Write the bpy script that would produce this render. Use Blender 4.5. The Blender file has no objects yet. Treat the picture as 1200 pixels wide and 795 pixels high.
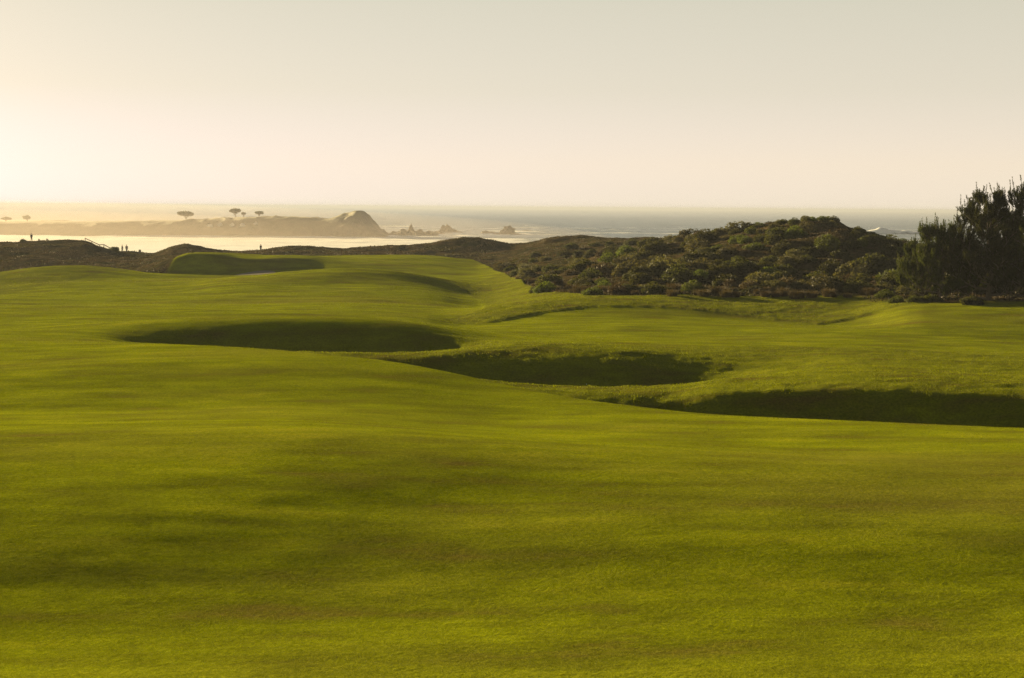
import bpy, bmesh, math, random
import numpy as np
from mathutils import Vector, Matrix

S = bpy.context.scene
C = S.collection
rng = np.random.default_rng(7)
random.seed(7)

# ------------------------------------------------------------------ camera
CAM_Z = 20.0
F = 1667.0                       # focal length in pixels of the 1200 px wide photograph
PITCH = math.atan((397.5 - 243.2) / F)
ROLL = math.atan(8.5 / 1200.0)
fwd = Vector((0, math.cos(PITCH), -math.sin(PITCH)))
up0 = Vector((0, math.sin(PITCH), math.cos(PITCH)))
rt0 = Vector((1, 0, 0))
rt = rt0 * math.cos(ROLL) + up0 * math.sin(ROLL)
up = -rt0 * math.sin(ROLL) + up0 * math.cos(ROLL)
cam_d = bpy.data.cameras.new('camera')
cam = bpy.data.objects.new('camera', cam_d)
C.objects.link(cam)
M = Matrix((rt, up, -fwd)).transposed().to_4x4()
M.translation = Vector((0, 0, CAM_Z))
cam.matrix_world = M
cam_d.sensor_width = 36.0
cam_d.lens = 36.0 * F / 1200.0
cam_d.clip_start = 0.1
cam_d.clip_end = 60000
S.camera = cam

# ------------------------------------------------------------------ light, sky, exposure
SUN_AZ = -42.0                   # degrees from straight ahead, negative = left
SUN_EL = 9.5
SUN_POWER = 5.0
SKY_STRENGTH = 0.05
EXPOSURE = 2.2
HAZE_DENSITY = 0.00020
S.view_settings.view_transform = 'Standard'
S.view_settings.look = 'None'
S.view_settings.exposure = EXPOSURE
S.view_settings.gamma = 1
S.view_settings.use_curve_mapping = False

W = bpy.data.worlds.new('World')
S.world = W
W.use_nodes = True
wn = W.node_tree
bg = wn.nodes['Background']
sky = wn.nodes.new('ShaderNodeTexSky')
sky.sky_type = 'NISHITA'
sky.sun_disc = False
sky.sun_elevation = math.radians(SUN_EL)
sky.sun_rotation = math.radians(SUN_AZ)
sky.altitude = 0
sky.air_density = 1.0
sky.dust_density = 1.0
sky.ozone_density = 1.0
# pale marine air: the clear-sky model plus the even cream of light scattered many times
def wnode(t, **k):
    n = wn.nodes.new(t)
    for a_, b_ in k.items(): setattr(n, a_, b_)
    return n
tc = wnode('ShaderNodeTexCoord'); sxyz = wnode('ShaderNodeSeparateXYZ'); wn.links.new(tc.outputs['Generated'], sxyz.inputs[0])
wr = wnode('ShaderNodeValToRGB'); wn.links.new(sxyz.outputs[2], wr.inputs[0])
KS = 1.0 / (2 ** EXPOSURE * SKY_STRENGTH)
for k_, (p_, c_) in enumerate(((0.0, (.86, .74, .54)), (0.03, (.84, .71, .49)), (0.08, (.685, .61, .475)), (0.146, (.60, .555, .42)), (0.5, (.13, .13, .11)), (1.0, (.07, .08, .08)))):
    el_ = wr.color_ramp.elements[k_] if k_ < 2 else wr.color_ramp.elements.new(p_)
    el_.position = p_; el_.color = (*c_, 1)
vs1 = wnode('ShaderNodeVectorMath', operation='SCALE'); wn.links.new(sky.outputs['Color'], vs1.inputs[0])
vs1.inputs['Scale'].default_value = 0.52 * (2 ** 0.15 * 0.15) / (2 ** EXPOSURE * SKY_STRENGTH)
vs2 = wnode('ShaderNodeVectorMath', operation='SCALE'); wn.links.new(wr.outputs[0], vs2.inputs[0]); vs2.inputs['Scale'].default_value = KS
wr2 = wnode('ShaderNodeValToRGB'); wn.links.new(sxyz.outputs[2], wr2.inputs[0])
for k_, (p_, c_) in enumerate(((0.0, (.14, .21, 1.0)), (0.03, (.18, .22, .75)), (0.08, (.23, .24, .34)), (0.14, (.26, .25, .30)))):
    el_ = wr2.color_ramp.elements[k_] if k_ < 2 else wr2.color_ramp.elements.new(p_)
    el_.position = p_; el_.color = (*c_, 1)
vs3 = wnode('ShaderNodeVectorMath', operation='MULTIPLY'); wn.links.new(vs1.outputs[0], vs3.inputs[0]); wn.links.new(wr2.outputs[0], vs3.inputs[1])
vad = wnode('ShaderNodeVectorMath', operation='ADD'); wn.links.new(vs3.outputs[0], vad.inputs[0]); wn.links.new(vs2.outputs[0], vad.inputs[1])
wn.links.new(vad.outputs[0], bg.inputs['Color'])
bg.inputs['Strength'].default_value = SKY_STRENGTH

sun_d = bpy.data.lights.new('sun', 'SUN')
sun_d.energy = SUN_POWER
sun_d.angle = math.radians(0.53)
sun_d.color = (1.0, 0.78, 0.40)
sun = bpy.data.objects.new('sun', sun_d)
C.objects.link(sun)
a, e = math.radians(SUN_AZ), math.radians(SUN_EL)
sdir = Vector((math.sin(a) * math.cos(e), math.cos(a) * math.cos(e), math.sin(e)))
sun.rotation_euler = (-sdir).to_track_quat('-Z', 'Y').to_euler()
sun.location = (-200, 250, 80)

S.cycles.volume_bounces = 1
S.cycles.max_bounces = 6
S.cycles.diffuse_bounces = 3
S.cycles.transparent_max_bounces = 8
S.cycles.volume_max_steps = 64
S.cycles.use_denoising = True
S.cycles.denoiser = 'OPENIMAGEDENOISE'
S.cycles.denoising_input_passes = 'RGB_ALBEDO_NORMAL'
S.cycles.denoising_prefilter = 'NONE'

# ------------------------------------------------------------------ helpers
def ray(px, py):
    """unit-forward ray direction (y = 1) through a pixel of the photograph, vectorised"""
    px = np.asarray(px, float); py = np.asarray(py, float)
    u = (px - 600) / F; v = -(py - 397.5) / F
    d = [rt[i] * u + up[i] * v + fwd[i] for i in range(3)]
    return d[0] / d[1], d[2] / d[1]

def pt(px, py, d):
    x, z = ray(px, py)
    return Vector((float(x) * d, d, CAM_Z + float(z) * d))

def pchip(x, y, q):
    x = np.asarray(x, float); y = np.asarray(y, float); q = np.clip(q, x[0], x[-1])
    h = np.diff(x); s = np.diff(y) / h
    m = np.zeros_like(y)
    if len(x) > 2:
        w1 = 2 * h[1:] + h[:-1]; w2 = h[1:] + 2 * h[:-1]
        ok = s[:-1] * s[1:] > 0
        with np.errstate(divide='ignore', invalid='ignore'):
            hm = (w1 + w2) / (w1 / s[:-1] + w2 / s[1:])
        m[1:-1] = np.where(ok, hm, 0)
        m[0] = s[0]; m[-1] = s[-1]
    else:
        m[:] = s[0]
    i = np.clip(np.searchsorted(x, q) - 1, 0, len(x) - 2)
    t = (q - x[i]) / h[i]
    return ((1 + 2 * t) * (1 - t) ** 2 * y[i] + t * (1 - t) ** 2 * h[i] * m[i]
            + t * t * (3 - 2 * t) * y[i + 1] + t * t * (t - 1) * h[i] * m[i + 1])

def smooth(a, b, x):
    t = np.clip((x - a) / (b - a), 0, 1)
    return t * t * (3 - 2 * t)

def hash2(i, j, s):
    n = (i * 374761393 + j * 668265263 + s * 974634777) & 0xFFFFFFFF
    n = ((n ^ (n >> 13)) * 1274126177) & 0xFFFFFFFF
    n = n ^ (n >> 16)
    return n / 4294967295.0

def vnoise(x, y, s=0):
    """smooth value noise, -1..1"""
    xi = np.floor(x).astype(np.int64); yi = np.floor(y).astype(np.int64)
    fx = x - xi; fy = y - yi
    fx = fx ** 3 * (fx * (fx * 6 - 15) + 10); fy = fy ** 3 * (fy * (fy * 6 - 15) + 10)
    a_ = hash2(xi, yi, s); b_ = hash2(xi + 1, yi, s); c_ = hash2(xi, yi + 1, s); d_ = hash2(xi + 1, yi + 1, s)
    return 2 * ((a_ * (1 - fx) + b_ * fx) * (1 - fy) + (c_ * (1 - fx) + d_ * fx) * fy) - 1

def fbm(x, y, s=0, oct=4):
    r = 0; amp = 1; tot = 0
    for k in range(oct):
        c, sn = math.cos(0.7 * k), math.sin(0.7 * k)
        r = r + amp * vnoise((x * c - y * sn) * 2 ** k, (x * sn + y * c) * 2 ** k, s + 17 * k)
        tot += amp; amp *= 0.5
    return r / tot

def np_mesh(name, v, faces, mat=None, smooth_=True, attrs=None, parent=None, k=4, mats=None, mi=None):
    """mesh object from numpy vertices and an (n,k) face array"""
    me = bpy.data.meshes.new(name)
    v = np.asarray(v, np.float32); faces = np.asarray(faces, np.int32)
    n = len(faces); k = faces.shape[1]
    me.vertices.add(len(v)); me.vertices.foreach_set('co', v.ravel())
    me.loops.add(n * k); me.loops.foreach_set('vertex_index', faces.ravel())
    me.polygons.add(n); me.polygons.foreach_set('loop_start', np.arange(n, dtype=np.int32) * k)
    me.update(calc_edges=True)
    if smooth_:
        me.polygons.foreach_set('use_smooth', np.ones(n, bool))
    for an, av in (attrs or {}).items():
        at = me.attributes.new(an, 'FLOAT', 'POINT')
        at.data.foreach_set('value', np.asarray(av, np.float32).ravel())
    if mat: me.materials.append(mat)
    for m_ in (mats or []): me.materials.append(m_)
    if mi is not None: me.polygons.foreach_set('material_index', np.asarray(mi, np.int32))
    me.validate(); me.update()
    o = bpy.data.objects.new(name, me); C.objects.link(o)
    if parent: o.parent = parent
    return o

def grid_faces(nr, nc, wrap=False):
    i = np.arange(nr - 1)[:, None]; j = np.arange(nc if wrap else nc - 1)[None, :]
    j2 = (j + 1) % nc
    f = np.stack([i * nc + j, i * nc + j2, (i + 1) * nc + j2, (i + 1) * nc + j], -1)
    return f.reshape(-1, 4)

def tag(o, label=None, cat=None, group=None, kind=None):
    if label: o['label'] = label
    if cat: o['category'] = cat
    if group: o['group'] = group
    if kind: o['kind'] = kind
    return o

def empty(name, loc, rz=0):
    o = bpy.data.objects.new(name, None); C.objects.link(o)
    o.location = loc; o.rotation_euler = (0, 0, rz); o.empty_display_size = 0.3
    return o

# ------------------------------------------------------------------ material helpers
def new_mat(name):
    m = bpy.data.materials.new(name); m.use_nodes = True
    nt = m.node_tree
    for n in list(nt.nodes): nt.nodes.remove(n)
    return m, nt, nt.nodes.new('ShaderNodeOutputMaterial')

def N(nt, typ, **kw):
    n = nt.nodes.new(typ)
    for k_, v_ in kw.items():
        if k_.startswith('i_'):
            key = k_[2:]
            n.inputs[int(key) if key.isdigit() else key].default_value = v_
        else:
            setattr(n, k_, v_)
    return n

def noise(nt, vec, scale, detail=4, rough=0.55, dist=0.0):
    n = N(nt, 'ShaderNodeTexNoise'); nt.links.new(vec, n.inputs['Vector'])
    n.inputs['Scale'].default_value = scale; n.inputs['Detail'].default_value = detail
    n.inputs['Roughness'].default_value = rough; n.inputs['Distortion'].default_value = dist
    return n.outputs['Fac']

def ramp(nt, fac, stops):
    r = N(nt, 'ShaderNodeValToRGB'); nt.links.new(fac, r.inputs[0])
    el = r.color_ramp.elements
    while len(el) < len(stops): el.new(0.5)
    for e_, (p, c) in zip(el, stops):
        e_.position = p; e_.color = (*c, 1) if len(c) == 3 else c
    return r.outputs[0]

def mix(nt, fac, a_, b_, typ='MIX'):
    m = N(nt, 'ShaderNodeMix', data_type='RGBA', blend_type=typ)
    for sock, val in ((m.inputs[0], fac), (m.inputs[6], a_), (m.inputs[7], b_)):
        if hasattr(val, 'links'): nt.links.new(val, sock)
        else: sock.default_value = (*val, 1) if isinstance(val, tuple) and len(val) == 3 else val
    return m.outputs[2]

def attr(nt, name):
    return N(nt, 'ShaderNodeAttribute', attribute_name=name).outputs['Fac']

def maprange(nt, fac, a_, b_, c_=0.0, d_=1.0):
    m = N(nt, 'ShaderNodeMapRange'); nt.links.new(fac, m.inputs[0])
    for i_, v_ in enumerate((a_, b_, c_, d_)): m.inputs[i_ + 1].default_value = v_
    return m.outputs[0]

def geo_pos(nt, scale=(1, 1, 1), rot=0.0):
    g = N(nt, 'ShaderNodeNewGeometry'); mp = N(nt, 'ShaderNodeMapping')
    mp.inputs['Scale'].default_value = scale; mp.inputs['Rotation'].default_value = (0, 0, rot)
    nt.links.new(g.outputs['Position'], mp.inputs['Vector'])
    return mp.outputs[0]

# ------------------------------------------------------------------ ground: lofted from feature lines
# every line: (px, py, d) = a crest, a trough or a slope line of the land, at distance d ahead
# py may be given as ('z', height) for points hidden in hollows
K = []
def line(*p): K.append(p)
PXS = np.arange(-560, 1761, 20.0)
line((0, 795, 21.3), (600, 797, 21), (1200, 793, 21))
line((0, 700, 25.4), (600, 700, 25.3), (1200, 704, 25))
line((0, 600, 31.2), (300, 597, 31.2), (700, 606, 30.2), (1200, 610, 29.6))
line((0, 525, 38.5), (300, 525, 38), (700, 548, 36), (1200, 558, 34.6))
line((0, 465, 53.5), (300, 468, 51.5), (600, 505, 45.5), (850, 523, 41.8), (1200, 530, 40.2))
# foreground crest
line((0, 402, 76), (130, 403, 73), (300, 411, 68), (450, 428, 63), (600, 455, 58), (700, 470, 54), (850, 485, 51), (1000, 492, 49), (1200, 500, 47))
# hollow 3 floor / R2 crest / hollow 2 floor / R1 crest / hollow 1 floor / R0 rim
line((0, 400, 79), (250, 407, 73), (430, 428, 66.5), (520, 452, 63), (620, 470, 61), (720, 487, 60), (850, 512, 58.5), (1000, 521, 57.5), (1200, 528, 55.5))
line((0, 398.8, 79.5), (250, 406.8, 74), (430, 428, 67.5), (520, 450, 64), (600, 463, 62.6), (700, 468, 62.2), (780, 470, 62), (850, 460, 61.8), (1000, 456, 60.9), (1200, 466, 59))
line((0, 398.4, 80.2), (250, 406.4, 75), (430, 427, 68.7), (520, 445, 65.6), (600, 456, 64.2), (700, 460, 64), (780, 459, 64), (850, 451, 64), (1000, 447, 63), (1200, 457, 61))
line((0, 398, 81), (250, 406, 76), (430, 424, 70), (520, 440, 67), (600, 450, 66), (700, 454, 66), (780, 452, 66), (850, 444, 66), (1000, 440, 65), (1200, 450, 63))
line((0, 396, 84), (250, 405, 78), (380, 432, 75), (460, 458, 74.3), (560, 474, 74), (680, 480, 73.5), (800, 470, 72.8), (870, 450, 72.2), (930, 437, 71.5), (1000, 432, 71), (1200, 441, 69))
line((0, 395.4, 85.2), (160, 403.6, 80.3), (300, 414.5, 77.4), (400, 424, 77.3), (480, 427, 77.2), (560, 422, 78), (620, 424, 77.5), (700, 427, 77.6), (750, 432, 77.2), (800, 438, 77), (850, 440, 76.6), (900, 436, 76.2), (1000, 428.5, 75), (1200, 437, 73.5))
line((0, 395, 86), (160, 403, 81.8), (300, 412.5, 79), (400, 418, 78.6), (480, 418, 78.4), (560, 411.5, 79.6), (620, 412, 79.8), (700, 415.5, 79.8), (750, 420.5, 79.2), (800, 426.5, 79), (850, 431, 78.4), (900, 431, 78.2), (1000, 425.5, 77), (1200, 434.5, 75))
line((0, 394, 87), (160, 402, 84), (300, 410, 81), (400, 415, 81), (480, 414, 81), (560, 407, 82), (620, 404, 82), (700, 407, 82), (750, 412, 81), (800, 418, 81), (850, 425, 80), (900, 427, 80), (1000, 422, 79), (1200, 431, 77))
line((0, 391, 91), (120, 396, 88), (220, 422, 88), (320, 432, 87.5), (420, 434, 87), (500, 424, 86.5), (560, 405, 86), (620, 401, 85.5), (800, 410, 86), (1000, 412, 87), (1200, 422, 84))
line((0, 388, 94), (120, 387, 93), (220, 385, 91.8), (320, 386, 91), (420, 386, 90.4), (500, 390, 89.8), (560, 398, 89), (620, 400, 88.5), (800, 406, 90), (1000, 408, 91), (1200, 418, 87))
line((0, 385, 98), (100, 380, 96.5), (200, 374, 95.2), (300, 371.5, 94), (400, 372.5, 93.5), (480, 378, 92.8), (530, 386, 93.5), (570, 394, 92.5), (620, 399, 91), (800, 401, 94), (1000, 403, 95), (1200, 413, 91))
# beyond
line((0, 379, 108), (100, 378, 107), (200, 377, 106), (300, 376, 106), (400, 376, 106), (480, 379, 106), (560, 385, 106), (700, 388, 106), (850, 388, 108), (1000, 390, 106), (1200, 405, 100))
line((0, 368, 122), (200, 367, 122), (400, 368, 120), (500, 372, 120), (540, 379, 117), (620, 376, 118), (700, 372, 120), (850, 374, 120), (1000, 379, 117), (1080, 375, 113), (1200, 378, 112))
line((0, 362, 134), (200, 361, 134), (400, 363, 132), (520, 370, 128), (560, 367, 128), (620, 360, 130), (700, 356, 132), (850, 354, 134), (1000, 351, 133), (1060, 352, 128), (1200, 353, 124))
line((0, 352, 152), (200, 352, 150), (400, 350, 150), (500, 356, 148), (560, 362, 146), (620, 352, 147), (700, 341, 152), (850, 336, 150), (975, 332, 150), (1100, 340, 145), (1200, 343, 140))
line((0, 340, 175), (100, 338, 175), (200, 338, 172), (280, 329, 172), (350, 331.5, 172.5), (400, 333.5, 173), (450, 334.5, 173), (500, 338, 172), (560, 350, 170), (620, 340, 168), (700, 326, 170), (850, 312, 168), (975, 300, 168), (1100, 316, 165), (1200, 320, 160))
line((0, 332, 192), (100, 329, 192), (200, 328, 190), (300, 323, 188), (350, 318.5, 187), (400, 316.5, 186), (450, 318.5, 186), (500, 327, 187), (560, 340, 188), (620, 330, 188), (700, 312, 188), (850, 290, 186), (900, 278, 184), (975, 268, 184), (1040, 284, 184), (1100, 300, 182), (1200, 306, 180))
line((0, 323, 208), (50, 315, 208), (100, 313, 208), (160, 318, 208), (250, 322.5, 207), (300, 322.5, 208), (330, 322, 208), (400, 327, 206), (500, 323, 207), (560, 327, 208), (620, 320, 208), (700, 302, 206), (800, 285, 204), (860, 273, 202), (900, 267, 200), (940, 262, 199), (975, 257, 199), (1005, 273, 199), (1060, 292, 199), (1100, 296, 199), (1200, 292, 199))
line((0, 326, 226), (50, 321, 226), (100, 317, 226), (160, 318, 224), (200, 327, 225), (255, 325, 225), (280, 320, 226.5), (300, 318.6, 226.5), (325, 317.8, 226.5), (345, 316, 226), (400, 314, 226), (500, 316, 226), (560, 320, 226), (620, 311, 224), (700, 297, 226), (800, 285, 224), (860, 275, 222), (900, 270, 220), (975, 268, 222), (1100, 292, 222), (1200, 298, 222))
line((0, 320, 244), (100, 315, 244), (160, 317, 240), (195, 306, 232), (215, 299, 230.5), (250, 299, 230.5), (275, 304, 229.5), (290, 307, 229.8), (310, 305, 229.8), (345, 305, 231), (400, 306, 240), (500, 308, 244), (560, 312, 244), (620, 302, 242), (700, 292, 244), (800, 284, 244), (860, 277, 244), (900, 276, 244), (975, 278, 244), (1200, 300, 244))
line((0, 306, 264), (60, 305, 264), (120, 308, 262), (195, 304, 258), (215, 298, 252), (250, 297, 250), (290, 299, 252), (350, 301, 256), (450, 300, 262), (520, 303, 262), (580, 308, 262), (620, 296, 262), (700, 286, 264), (760, 282, 264), (860, 281, 262), (1200, 306, 262))
line((0, 293, 285), (60, 292, 285), (110, 294, 285), (160, 303, 284), (200, 299, 284), (250, 298, 282), (350, 299, 285), (450, 298, 286), (500, 299, 288), (560, 300, 288), (600, 297, 286), (640, 287, 282), (700, 281, 282), (757, 279, 282), (800, 283, 282), (1200, 312, 282))
line((0, 285, 308), (50, 283, 308), (95, 281.5, 308), (110, 286, 308), (130, 293, 306), (165, 297, 306), (185, 299, 306), (196, 290, 304), (225, 286, 304), (245, 291, 306), (270, 294, 310), (300, 293, 310), (340, 288, 310), (370, 289, 310), (400, 293, 310), (450, 289, 310), (490, 288, 312), (530, 281.5, 312), (560, 279.5, 312), (585, 284, 312), (605, 287, 312), (645, 279, 308), (675, 276, 308), (700, 279, 306), (720, 283, 304), (757, 281, 304), (800, 287, 304), (1200, 320, 300))

AZMAX = math.radians(42)
rows_az, rows_r, rows_z = [], [], []
for L in K:
    p = np.array([(q[0], q[1], q[2]) for q in L], float)
    py = pchip(p[:, 0], p[:, 1], PXS); d = pchip(p[:, 0], p[:, 2], PXS)
    # gentle smoothing across
    kx, kz = ray(PXS, py)
    X = kx * d; Z = CAM_Z + kz * d
    rows_az.append(np.arctan2(X, d)); rows_r.append(np.hypot(X, d)); rows_z.append(Z)

AZ = np.concatenate([np.radians(np.arange(-180, -60, 4.0)), np.radians(np.arange(-60, -23, 0.4)),
                     np.radians(np.arange(-23, 23, 0.06)), np.radians(np.arange(23, 60, 0.4)),
                     np.radians(np.arange(60, 180, 4.0))])
RR = np.concatenate([np.array([0.3, 1.5, 3, 5, 7, 9]), np.exp(np.linspace(math.log(11), math.log(430), 900)),
                     np.array([450, 480, 520, 600, 800, 1200, 2000, 3500])])
nA, nR = len(AZ), len(RR)
kr = np.array([np.interp(AZ, ra, rr_) for ra, rr_ in zip(rows_az, rows_r)])
kz_ = np.array([np.interp(AZ, ra, rz_) for ra, rz_ in zip(rows_az, rows_z)])
Zg = np.zeros((nR, nA))
G0 = CAM_Z - 1.75
back = smooth(math.radians(50), math.radians(95), np.abs(AZ))
for j in range(nA):
    ks = [0.0, 3.0]; zs = [G0, G0 - 0.25]
    ks += list(kr[:, j]); zs += list(kz_[:, j])
    last = zs[-1]; shelf = -3.5
    for rr_, f_ in ((330, 0.9), (350, 0.62), (368, 0.3), (385, 0.1), (410, 0.0)):
        ks.append(rr_ + max(0, kr[-1, j] - 312)); zs.append(last * f_ + shelf * (1 - f_))
    ks.append(ks[-1] + 40); zs.append(shelf - 0.3)
    zf = pchip(ks, zs, RR)
    zb = pchip([0, 3, 15, 60, 400, 4000], [G0, G0 - 0.25, G0 - 1.5, 13.5, 14, 17], RR)
    Zg[:, j] = zf * (1 - back[j]) + zb * back[j]
AA, RG = np.meshgrid(AZ, RR)
XG = RG * np.sin(AA); YG = RG * np.cos(AA)
# soften the loft a little along azimuth (keeps crests but removes facets)
for _ in range(6):
    wsm = 1 - smooth(math.radians(20.5), math.radians(22.5), np.abs(AZ[1:-1]))
    Zg[:, 1:-1] = Zg[:, 1:-1] * (1 - wsm) + wsm * (0.25 * Zg[:, :-2] + 0.5 * Zg[:, 1:-1] + 0.25 * Zg[:, 2:])
# weathered, rounded ends and lips of the grassy hollows
def gsm(A_, sig, ax):
    n_ = int(3 * sig); kk = np.exp(-0.5 * (np.arange(-n_, n_ + 1) / sig) ** 2); kk /= kk.sum()
    pad = [(n_, n_) if a_ == ax else (0, 0) for a_ in (0, 1)]; P_ = np.pad(A_, pad, mode='edge'); R_ = 0
    for i_, w_ in enumerate(kk): R_ = R_ + w_ * (P_[i_:i_ + A_.shape[0]] if ax == 0 else P_[:, i_:i_ + A_.shape[1]])
    return R_
jf = np.where(np.abs(AZ) < math.radians(22.9))[0]; sub = Zg[:, jf]
rnd = gsm(gsm(sub, 11, 1), 1.6, 0)
wr_ = (smooth(70, 76, RR) * (1 - smooth(102, 112, RR)) * 0.85 + smooth(150, 165, RR) * (1 - smooth(225, 240, RR)) * 0.7)[:, None]
wr_ = wr_ * (1 - smooth(math.radians(20.5), math.radians(22.5), np.abs(AZ[jf])))[None, :]
Zg[:, jf] = sub * (1 - wr_) + rnd * wr_
PX_ = 600 + F * np.tan(np.clip(AA, -1.3, 1.3))        # rough photo column of each vertex
DFW = RG * np.cos(AA)

# land kinds
def bline(pts, q): 
    p = np.array(pts, float); return np.interp(q, p[:, 0], p[:, 1])
D_DUNE = [(-600, 222), (0, 214), (60, 216), (120, 216), (165, 218), (195, 227), (220, 238), (236, 258), (255, 272), (350, 278), (440, 276), (500, 278), (555, 262), (590, 215), (615, 182), (640, 160), (700, 145), (780, 138), (1000, 136), (1050, 134), (1090, 128), (1200, 124), (1800, 122)]
wob = fbm(XG / 9, YG / 9, 5, 4) * 5
dune = smooth(-1.5, 1.5, DFW + wob * (PX_ > 560) + 0.3 * wob - bline(D_DUNE, PX_))
dune = np.where(np.abs(AA) > math.radians(75), 0.3, dune)
D_ROUGH = [(-600, 300), (440, 300), (520, 210), (560, 160), (575, 150), (530, 118), (620, 118)]
# mown boundary: rough on the right beyond this line
D_MOW = [(-600, 116), (520, 116), (560, 116), (640, 123), (700, 126), (760, 127), (830, 126), (900, 123), (960, 119), (1000, 122), (1060, 125), (1120, 127), (1200, 124), (1800, 124)]
rough = smooth(-0.25, 0.25, DFW - bline(D_MOW, PX_) + 0.3 * fbm(XG / 3, YG / 3, 9, 2)) * (1 - dune) * smooth(-2, 2, PX_ - np.interp(DFW, [100, 116, 120, 128, 140, 150, 165, 176, 187, 205, 225, 300], [520, 515, 525, 562, 574, 573, 562, 546, 530, 570, 600, 640]) + 4 * fbm(XG / 4, YG / 4, 10, 2))
# left far boundary line of the left mound
lm = smooth(-0.8, 0.8, DFW - bline([(-600, 150), (0, 168), (80, 192), (150, 207), (165, 300), (1800, 400)], PX_)) * (PX_ < 175)
rough = np.maximum(rough, lm * 0.8 * (1 - dune))
# rough grass on the bunker walls (shoulders) between the crests
def rowline(k): return np.interp(AA[0], rows_az[k], rows_r[k])
r = [rowline(k) for k in range(len(K))]
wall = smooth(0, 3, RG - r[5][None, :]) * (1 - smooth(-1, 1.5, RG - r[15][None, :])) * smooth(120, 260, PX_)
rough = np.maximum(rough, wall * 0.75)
# undulation of the turf
near = smooth(8, 20, RG) * (1 - smooth(250, 420, RG))
und = 0.15 * fbm(XG / 16 + 3, YG / 11, 21, 3) + 0.055 * fbm(XG / 10, YG / 2.6, 27, 3) * (1 - smooth(90, 180, RG)) + 0.035 * fbm(XG / 4.2, YG / 3.0, 33, 3) * (1 - smooth(100, 200, RG))
und = und + (0.55 * fbm(XG / 40, YG / 26, 41, 2) + 0.28 * fbm(XG / 20, YG / 11, 47, 2)) * smooth(90, 130, RG)
fade_crest = 1 - 0.6 * np.exp(-((RG - r[5][None, :]) / 8) ** 2)
lw = 1 - smooth(450, 950, PX_)
Zg += (0.21 * np.cos(2 * math.pi * (RG - 38) / 26) * (0.25 + 0.75 * lw) * smooth(16, 26, RG) * (1 - smooth(60, 74, RG)))
Zg += und * near * fade_crest * (1 - dune)
# rough grass relief, dune relief
Zg += np.where(wall > 0.01, 0, rough) * near * 0.10 * (1 - smooth(132, 140, DFW)) * smooth(535, 590, PX_)
Zg += rough * near * 0.07 * fbm(XG / 0.9, YG / 0.7, 51, 3)
hum = fbm(XG / 9, YG / 8, 61, 5)
hill = smooth(560, 680, PX_)
Zg += dune * (1 - smooth(330, 400, RG)) * (0.55 + 0.25 * hill) * hum * smooth(0, 12, DFW - bline(D_DUNE, PX_) + 2)
Zg += dune * 0.16 * fbm(XG / 1.6, YG / 1.4, 71, 3) * (1 - smooth(330, 420, RG))

ZI = Zg
def ground_z(x, y):
    az = math.atan2(x, y); rr_ = math.hypot(x, y)
    j = int(np.clip(np.searchsorted(AZ, az) - 1, 0, nA - 2)); i = int(np.clip(np.searchsorted(RR, rr_) - 1, 0, nR - 2))
    tj = (az - AZ[j]) / (AZ[j + 1] - AZ[j]); ti = (rr_ - RR[i]) / (RR[i + 1] - RR[i])
    return float((ZI[i, j] * (1 - tj) + ZI[i, j + 1] * tj) * (1 - ti) + (ZI[i + 1, j] * (1 - tj) + ZI[i + 1, j + 1] * tj) * ti)
def ground_z_np(x, y):
    az = np.arctan2(x, y); rr_ = np.hypot(x, y)
    j = np.clip(np.searchsorted(AZ, az) - 1, 0, nA - 2); i = np.clip(np.searchsorted(RR, rr_) - 1, 0, nR - 2)
    tj = (az - AZ[j]) / (AZ[j + 1] - AZ[j]); ti = (rr_ - RR[i]) / (RR[i + 1] - RR[i])
    return ((ZI[i, j] * (1 - tj) + ZI[i, j + 1] * tj) * (1 - ti) + (ZI[i + 1, j] * (1 - tj) + ZI[i + 1, j + 1] * tj) * ti)
def on_ground(px, d):
    """point of the land in the direction of photo column px, d metres ahead"""
    x = (px - 600) / F * d
    return Vector((x, d, ground_z(x, d)))

# ------------------------------------------------------------------ ground material
m_ground, nt, out = new_mat('turf and dune')
P = geo_pos(nt)
Pst = geo_pos(nt, (0.35, 1.0, 1.0), 0.12)
n_big = noise(nt, Pst, 0.10, 5, 0.6)
n_mid = noise(nt, Pst, 0.55, 6, 0.65)
n_fine = noise(nt, P, 9.0, 6, 0.7)
n_vf = noise(nt, P, 42.0, 3, 0.6)
fair = ramp(nt, n_mid, [(0.28, (0.105, 0.090, 0.014)), (0.42, (0.105, 0.118, 0.005)), (0.56, (0.145, 0.168, 0.004)), (0.75, (0.205, 0.210, 0.008))])
brown = (0.100, 0.078, 0.020)
fair = mix(nt, maprange(nt, n_big, 0.50, 0.68, 0, 0.40), fair, brown)
fair = mix(nt, maprange(nt, n_fine, 0.3, 0.7, 0.0, 1.0), mix(nt, 1.0, fair, (0.72, 0.74, 0.72), 'MULTIPLY'), mix(nt, 1.0, fair, (1.35, 1.3, 1.3), 'MULTIPLY'))
vfm = maprange(nt, n_vf, 0.3, 0.7, 0.62, 1.38)
cmb = N(nt, 'ShaderNodeVectorMath', operation='SCALE'); nt.links.new(fair, cmb.inputs[0]); nt.links.new(vfm, cmb.inputs['Scale']); fair = cmb.outputs[0]
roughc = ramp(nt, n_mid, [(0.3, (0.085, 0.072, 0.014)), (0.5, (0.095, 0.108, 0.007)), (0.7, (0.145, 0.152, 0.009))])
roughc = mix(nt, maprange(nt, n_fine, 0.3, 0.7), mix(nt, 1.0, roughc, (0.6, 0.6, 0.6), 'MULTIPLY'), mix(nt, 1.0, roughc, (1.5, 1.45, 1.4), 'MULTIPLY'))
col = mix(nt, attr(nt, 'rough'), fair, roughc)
nd = noise(nt, P, 0.16, 6, 0.62)
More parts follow.
